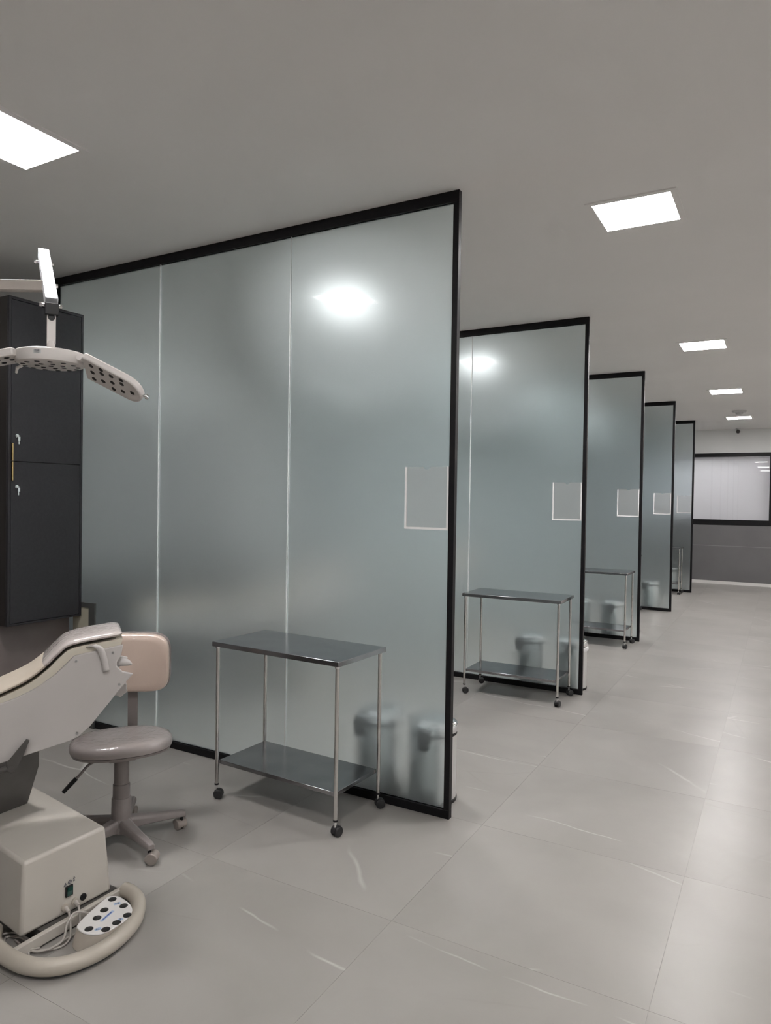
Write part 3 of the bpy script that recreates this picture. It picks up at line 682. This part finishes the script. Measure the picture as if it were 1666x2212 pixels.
# ------------------------------------------------------------------ swivel stool
stl = thing('swivel_stool', 'mauve-grey swivel stool with beige backrest wrapped in plastic', 'stool', (-1.172, -0.984, 0), 0)
cyl_prof = [(0.0,0.085), (0.043,0.085), (0.042,0.20), (0.040,0.205), (0.037,0.205), (0.037,0.262), (0.035,0.266), (0.032,0.266), (0.032,0.385), (0.0,0.385)]
bm = nb(); lathe(bm, cyl_prof, 32); obj('column', bm, M['stool_plastic'], stl, smooth=True)
bm = nb(); lathe(bm, [(0.0,0.06), (0.05,0.055), (0.058,0.075), (0.050,0.105), (0.040,0.118), (0,0.118)], 32); obj('hub', bm, M['stool_plastic'], stl, smooth=True)
for q in range(5):
    a = math.radians(-15 + 72*q); rot = Matrix.Rotation(a, 4, 'Z')
    bm = nb()
    secs = [(0.03, 0.030, 0.060, 0.115), (0.10, 0.026, 0.066, 0.108), (0.18, 0.022, 0.068, 0.100), (0.265, 0.019, 0.066, 0.094), (0.284, 0.016, 0.064, 0.088)]
    rings = []
    for x, hw, z0, z1 in secs:
        rings.append([bm.verts.new(p) for p in ((x,-hw,z0), (x,hw,z0), (x,hw,z1-0.012), (x,hw*0.62,z1), (x,-hw*0.62,z1), (x,-hw,z1-0.012))])
    for A, B in zip(rings, rings[1:]):
        for i in range(6):
            j = (i+1) % 6; bm.faces.new((A[i], A[j], B[j], B[i]))
    bm.faces.new(rings[0][::-1]); bm.faces.new(rings[-1]); xf(bm, rot); sl = obj('leg', bm, M['stool_plastic'], stl, bevel=0.004)
    ca = thing('caster', 'beige hooded twin-wheel caster', 'x'); del ca['category']; ca.parent = stl
    r2 = rot @ Matrix.Translation((0.266, 0, 0)) @ Matrix.Rotation(0.8 + 1.1*q, 4, 'Z')
    bm = nb(); cyl(bm, (0,0,0.045), (0,0,0.066), 0.007, seg=10); xf(bm, r2); obj('stem', bm, M['black_plastic'], ca, smooth=True)
    for s in (-1, 1):
        bm = nb(); lathe(bm, [(0,0), (0.020,0), (0.025,0.004), (0.025,0.014), (0.021,0.019), (0,0.020)], 24); xf(bm, r2 @ Matrix.Translation((0.012, s*0.004, 0.025)) @ Matrix.Rotation(-s*math.pi/2, 4, 'X')); obj('wheel', bm, M['caster_plastic'], ca, smooth=True)
    bm = nb(); prism(bm, [(0.012+0.0275*math.cos(t), 0.025+0.0275*math.sin(t)) for t in [math.radians(v) for v in range(0, 200, 15)]] + [(-0.006,0.020)], 'y', -0.024, 0.024); xf(bm, r2); obj('hood', bm, M['caster_plastic'], ca, bevel=0.003)
# seat: rounded wrapped cushion on a shallow pan
fw = Vector((0.80, -0.60, 0)).normalized()       # the way the stool faces
fa = math.atan2(fw.y, fw.x)
SR = Matrix.Rotation(fa, 4, 'Z')
bm = nb()
def blob_ring(z, s):
    out = []
    for q in range(40):
        t = 2*math.pi*q/40; c, sn = math.cos(t), math.sin(t)
        out.append(bm.verts.new((math.copysign(abs(c)**0.86, c)*0.160*s, math.copysign(abs(sn)**0.86, sn)*0.218*s, z)))
    return out
rg = [blob_ring(z, s) for z, s in ((0.428,0.955), (0.431,0.985), (0.442,1.0), (0.455,0.995), (0.467,0.965), (0.475,0.90), (0.480,0.80), (0.478,0.5), (0.476,0.2))]
for A, B in zip(rg, rg[1:]):
    for q in range(40):
        l = (q+1) % 40; bm.faces.new((A[q], A[l], B[l], B[q]))
bm.faces.new(rg[0][::-1]); bm.faces.new(rg[-1]); xf(bm, SR); obj('seat', bm, M['seat_wrap'], stl, smooth=True)
bm = nb(); rg = [blob_ring(z, s) for z, s in ((0.417,0.90), (0.418,0.955), (0.4275,0.972))]
for A, B in zip(rg, rg[1:]):
    for q in range(40):
        l = (q+1) % 40; bm.faces.new((A[q], A[l], B[l], B[q]))
bm.faces.new(rg[0][::-1]); bm.faces.new(rg[-1]); xf(bm, SR); obj('seat_pan', bm, M['stool_plastic'], stl, smooth=True)
bm = nb(); box(bm, -0.09, 0.07, -0.055, 0.055, 0.384, 0.417); xf(bm, SR); obj('tilt_plate', bm, M['stool_plastic'], stl, bevel=0.003)
bdir = Matrix.Rotation(math.radians(-15), 4, 'Z') @ SR
# height lever
bm = nb(); tube(bm, spline([(0.0,-0.045,0.386), (-0.045,-0.075,0.384), (-0.070,-0.115,0.372), (-0.086,-0.150,0.335), (-0.110,-0.20,0.285)], 5), 0.006, 10); lv = obj('height_lever', bm, M['stool_plastic'], stl, smooth=True)
bm = nb(); tube(bm, [(-0.092,-0.163,0.322), (-0.101,-0.181,0.304), (-0.115,-0.212,0.272)], [0.0095, 0.0095, 0.008], 10); obj('grip', bm, M['black_plastic'], lv, smooth=True)
# back bar and backrest
bm = nb()
bp_ = [(-0.06,0.386), (-0.20,0.388), (-0.232,0.40), (-0.236,0.43), (-0.232,0.75)]
for i in range(len(bp_)): pass
for (x0, z0), (x1, z1) in zip(bp_, bp_[1:]):
    d = Vector((x1-x0, 0, z1-z0)); n_ = Vector((-d.z, 0, d.x)).normalized()*0.006
    vs = []
    for (x, z) in ((x0, z0), (x1, z1)):
        for s in (-1, 1):
            for y in (-0.022, 0.022): vs.append(bm.verts.new((x+n_.x*s, y, z+n_.z*s)))
    for f in ((0,1,3,2), (4,6,7,5), (0,4,5,1), (2,3,7,6), (0,2,6,4), (1,5,7,3)): bm.faces.new([vs[k] for k in f])
xf(bm, bdir); obj('back_bar', bm, M['stool_plastic'], stl)
def rrect_pad(hw, hh, th, zc, xc, curve, n=36, e=4.5):
    bm = nb(); rings = []
    for dx, s in ((-th/2, 0.90), (-th*0.42, 0.97), (-th*0.15, 1.0), (th*0.15, 1.0), (th*0.36, 0.975), (th*0.48, 0.92), (th*0.52, 0.75), (th*0.54, 0.4)):
        r = []
        for q in range(n):
            t = 2*math.pi*q/n; c, sn = math.cos(t), math.sin(t)
            y = math.copysign(abs(c)**(2/e), c)*(hw - (1-s)*hh); z = math.copysign(abs(sn)**(2/e), sn)*hh*s
            r.append(bm.verts.new((xc + dx + curve*y*y, y, zc + z)))
        rings.append(r)
    for A, B in zip(rings, rings[1:]):
        for q in range(n):
            l = (q+1) % n; bm.faces.new((A[q], A[l], B[l], B[q]))
    bm.faces.new(rings[0][::-1]); bm.faces.new(rings[-1]); return bm
bm = rrect_pad(0.178, 0.138, 0.052, 0.764, -0.195, 0.9); xf(bm, bdir); bk = obj('backrest', bm, M['back_wrap'], stl, smooth=True)
bm = rrect_pad(0.182, 0.142, 0.016, 0.764, -0.222, 0.9); xf(bm, bdir); obj('back_shell', bm, M['stool_plastic'], stl, smooth=True)

# ------------------------------------------------------------------ examination lamp on a ceiling arm
CAMP = Vector((1.386, -3.1448, 1.5502))
LC = Vector((-0.914, -1.530, 2.040))
lm = thing('examination_lamp', 'white surgical lamp with round head and hinged LED wings on a folding arm', 'examination lamp', (-1.90, -2.085, H))
def lens(bm_parent, pts, nrm, name='led_lens', r=0.0095):
    u, v = frame_of(nrm)
    for p in pts:
        bm = nb(); n = Vector(nrm).normalized(); cyl(bm, p - n*0.0002, p + n*0.0016, r, r*0.8, seg=12)
        obj(name, bm, M['lamp_lens'], bm_parent, world=True)
R0 = 0.118
bm = nb(); lathe(bm, [(0,-0.026), (R0-0.018,-0.026), (R0-0.006,-0.021), (R0,-0.010), (R0,0.016), (R0-0.004,0.020), (R0-0.02,0.024), (0,0.026)], 56, tuple(LC)); hd = obj('lamp_head', bm, M['lamp_shell'], lm, world=True, smooth=True)
pts = []
for n_, r in ((1, 0.0), (7, 0.045), (13, 0.090)):
    for q in range(n_):
        t = 2*math.pi*q/n_ + r*9; pts.append(LC + Vector((r*math.cos(t), r*math.sin(t), -0.0262)))
lens(hd, pts, (0,0,-1))
bm = nb(); tube(bm, [LC + Vector((-0.09,-0.05,-0.024)), LC + Vector((-0.105,-0.06,-0.034)), LC + Vector((-0.118,-0.055,-0.05))], [0.006,0.006,0.004], 8); obj('handle_pin', bm, M['lamp_shell'], hd, world=True, smooth=True)
# rating plate on the rim
pd = Vector((0.55, -0.83, 0)).normalized(); 
bm = nb(); tq = Vector((pd.y*-1, pd.x, 0)); c0 = LC + pd*(R0+0.0004)
for s0, s1, z0, z1, mt_ in ((-0.013, 0.013, -0.004, 0.010, 0),):
    vs = [bm.verts.new(c0 + tq*a + Vector((0,0,z)) - pd*(a*a/(2*R0))) for a, z in ((s0,z0),(0,z0),(s1,z0),(s1,z1),(0,z1),(s0,z1))]
    bm.faces.new((vs[0],vs[1],vs[4],vs[5])); bm.faces.new((vs[1],vs[2],vs[3],vs[4]))
rp = obj('rating_plate', bm, M['sensor'], hd, world=True); sm = rp.modifiers.new('thickness', 'SOLIDIFY'); sm.thickness = 0.0008
bm = nb()
for z in (0.0, 0.004, 0.007):
    a0 = c0 + pd*0.0008 + tq*-0.009 + Vector((0,0,z)); a1 = c0 + pd*0.0008 + tq*0.008 + Vector((0,0,z)); cyl(bm, a0, a1, 0.0006, seg=6)
obj('plate_print', bm, M['ink'], rp, world=True)
def wing(start, end, w0, th, side=None):
    """a hinged wing: flat slab with a rounded outer end"""
    d = (end - start); L = d.length; d.normalize()
    s = side if side is not None else d.cross(Vector((0,0,1))).normalized(); s = (s - d*s.dot(d)).normalized(); n = s.cross(d).normalized()
    if n.z < 0: n = -n
    poly = [(0, -w0), (0, w0)]
    for q in range(13):
        t = math.pi/2 - math.pi*q/12; poly.append((L-0.06+0.06*math.cos(t), w0*math.sin(t)))
    bm = nb(); A = [bm.verts.new(start + d*a + s*b_ - n*th/2) for a, b_ in poly]; B = [bm.verts.new(start + d*a + s*b_ + n*th/2) for a, b_ in poly]
    N = len(poly)
    for i in range(N):
        j = (i+1) % N; bm.faces.new((A[i], A[j], B[j], B[i]))
    bm.faces.new(A[::-1]); bm.faces.new(B)
    wg = obj('lamp_wing', bm, M['lamp_shell'], lm, world=True, bevel=0.006, bseg=3)
    pts = []
    for i, a in enumerate([0.035, 0.075, 0.115, 0.155, 0.195, 0.235]):
        if a > L-0.02: break
        for b_ in ((-0.6, 0, 0.6) if i % 2 == 0 else (-0.35, 0.35, 0.72)):
            if a > L-0.05 and abs(b_) > 0.5: continue
            pts.append(start + d*a + s*(b_*w0) - n*(th/2+0.0003))
    lens(wg, pts, -n)
    return wg, d, s, n
dn = Vector((0,0,1))
wr, d, s, n = wing(Vector((-0.812,-1.462,2.020)), Vector((-0.632,-1.360,1.917)), 0.066, 0.026, Vector((0.80, -0.60, 0.36)))
bm = nb(); e_ = Vector((-0.632,-1.360,1.917)); cyl(bm, e_ - d*0.004, e_ + d*0.012, 0.005, seg=12); cyl(bm, e_ + d*0.012, e_ + d*0.022, 0.009, 0.007, seg=14); obj('end_knob', bm, M['chrome'], wr, world=True, smooth=True)
wing(Vector((-0.962,-1.612,2.046)), Vector((-1.165,-1.730,2.000)), 0.062, 0.028, Vector((0.55, -0.83, 0.0)))
bm = nb(); cyl(bm, LC + Vector((-0.118,0.055,0.016)), LC + Vector((-0.04,0.13,0.016)), 0.012, seg=14); obj('hinge', bm, M['lamp_shell'], lm, world=True, smooth=True)
bm = nb(); cyl(bm, LC + Vector((0.075,0.095,0.0)), LC + Vector((0.125,0.02,-0.002)), 0.010, seg=14); obj('hinge', bm, M['lamp_shell'], lm, world=True, smooth=True)
# post, yoke, spring arm, horizontal arm, drop column
PT = Vector((-0.916, -1.528, 2.200))
bm = nb(); cyl(bm, LC + Vector((0,0,0.022)), LC + Vector((0,0,0.062)), 0.014, seg=20); cyl(bm, LC + Vector((0,0,0.022)), LC + Vector((0,0,0.034)), 0.030, 0.024, seg=20); obj('post_collar', bm, M['lamp_shell'], lm, world=True, smooth=True)
vd = Vector((0.83, -0.56, 0)).normalized(); sd = Vector((0.56, 0.83, 0))
def obox(bm, c, ax, ay, az, hx, hy, hz):
    vs = [bm.verts.new(c + ax*(sx*hx) + ay*(sy*hy) + az*(sz*hz)) for sz in (-1,1) for sx, sy in ((-1,-1),(1,-1),(1,1),(-1,1))]
    for f in ((3,2,1,0),(4,5,6,7),(0,1,5,4),(1,2,6,5),(2,3,7,6),(3,0,4,7)): bm.faces.new([vs[k] for k in f])
Z = Vector((0,0,1))
bm = nb(); obox(bm, Vector((-0.915,-1.529,2.148)), vd, sd, Z, 0.012, 0.0145, 0.055); po = obj('post', bm, M['lamp_shell'], lm, world=True, bevel=0.002)
bm = nb(); c = Vector((-0.916,-1.528,2.186)) + vd*0.012; cyl(bm, c, c + vd*0.003, 0.012, seg=20); obj('post_plug', bm, M['black_plastic'], po, world=True, smooth=True)
B0 = Vector((-0.917, -1.527, 2.240)); B1 = Vector((-1.412, -1.220, 2.592)); bd = (B1-B0).normalized()
bs = bd.cross(Z).normalized(); bs = bs if bs.dot(sd) > 0 else -bs; bn_ = bs.cross(bd).normalized(); bn_ = bn_ if bn_.z > 0 else -bn_
bm = nb(); obox(bm, (B0+B1)/2 + bn_*0.0, bd, bs, bn_, (B1-B0).length/2, 0.0215, 0.020); sa = obj('spring_arm', bm, M['arm_chrome'], lm, world=True, bevel=0.002)
bm = nb(); obox(bm, Vector((-0.909,-1.532,2.214)), vd, sd, Z, 0.020, 0.0225, 0.020); obj('arm_end_cap', bm, M['black_plastic'], lm, world=True, bevel=0.002)
Lb = (B1-B0).length
for f in (0.0, 0.36, 0.82):
    c = B0 + bd*(Lb*f + (0.0 if f else -0.005)) - bn_*0.008
    bm = nb(); cyl(bm, c - bs*0.034, c + bs*0.032, 0.006, seg=12); cyl(bm, c - bs*0.040, c - bs*0.032, 0.0095, seg=6); cyl(bm, c + bs*0.027, c + bs*0.034, 0.0085, seg=6); obj('bolt', bm, M['chrome'], sa, world=True, smooth=True)
AJ = B0 + bd*(Lb*0.33) - bn_*0.006
adir = Vector((-0.8706, -0.4917, 0.0)).normalized()
colx = AJ + adir*0.95
bm = nb(); obox(bm, (AJ+colx)/2 + Vector((0,0,0.0)), adir, Vector((-adir.y, adir.x, 0)), Z, 0.475, 0.017, 0.0195); obj('horizontal_arm', bm, M['arm'], lm, world=True, bevel=0.003)
bm = nb(); cyl(bm, Vector((colx.x, colx.y, colx.z-0.05)), Vector((colx.x, colx.y, H-0.02)), 0.030, seg=24); obj('drop_column', bm, M['arm'], lm, world=True, smooth=True)
bm = nb(); cyl(bm, Vector((colx.x, colx.y, H-0.03)), Vector((colx.x, colx.y, H)), 0.10, seg=32); obj('ceiling_plate', bm, M['arm'], lm, world=True, smooth=True)

# ------------------------------------------------------------------ ceiling fittings at the far end
sm_ = thing('smoke_detector', 'round white smoke detector on the ceiling before the farthest lamp', 'smoke detector', (0.75, 9.30, H))
bm = nb(); lathe(bm, [(0,0), (0.105,0), (0.105,-0.012), (0.095,-0.022), (0.06,-0.024), (0,-0.024)], 32); obj('base_disc', bm, M['sensor'], sm_, smooth=True)
bm = nb(); lathe(bm, [(0,-0.024), (0.055,-0.024), (0.052,-0.05), (0.04,-0.058), (0,-0.060)], 24); obj('sensor_dome', bm, M['sensor'], sm_, smooth=True)
spk = thing('ceiling_sensor', 'tiny dark camera hanging from the ceiling by the far wall', 'camera', (0.595, 12.06, H))
bm = nb(); cyl(bm, (0,0,0), (0,0,-0.03), 0.045, 0.04, seg=20); obj('mount', bm, M['sensor'], spk, smooth=True)
bm = nb(); lathe(bm, [(0,-0.03), (0.02,-0.03), (0.036,-0.055), (0.036,-0.075), (0.02,-0.098), (0,-0.103)], 20); obj('lens_dome', bm, M['dark_metal'], spk, smooth=True)
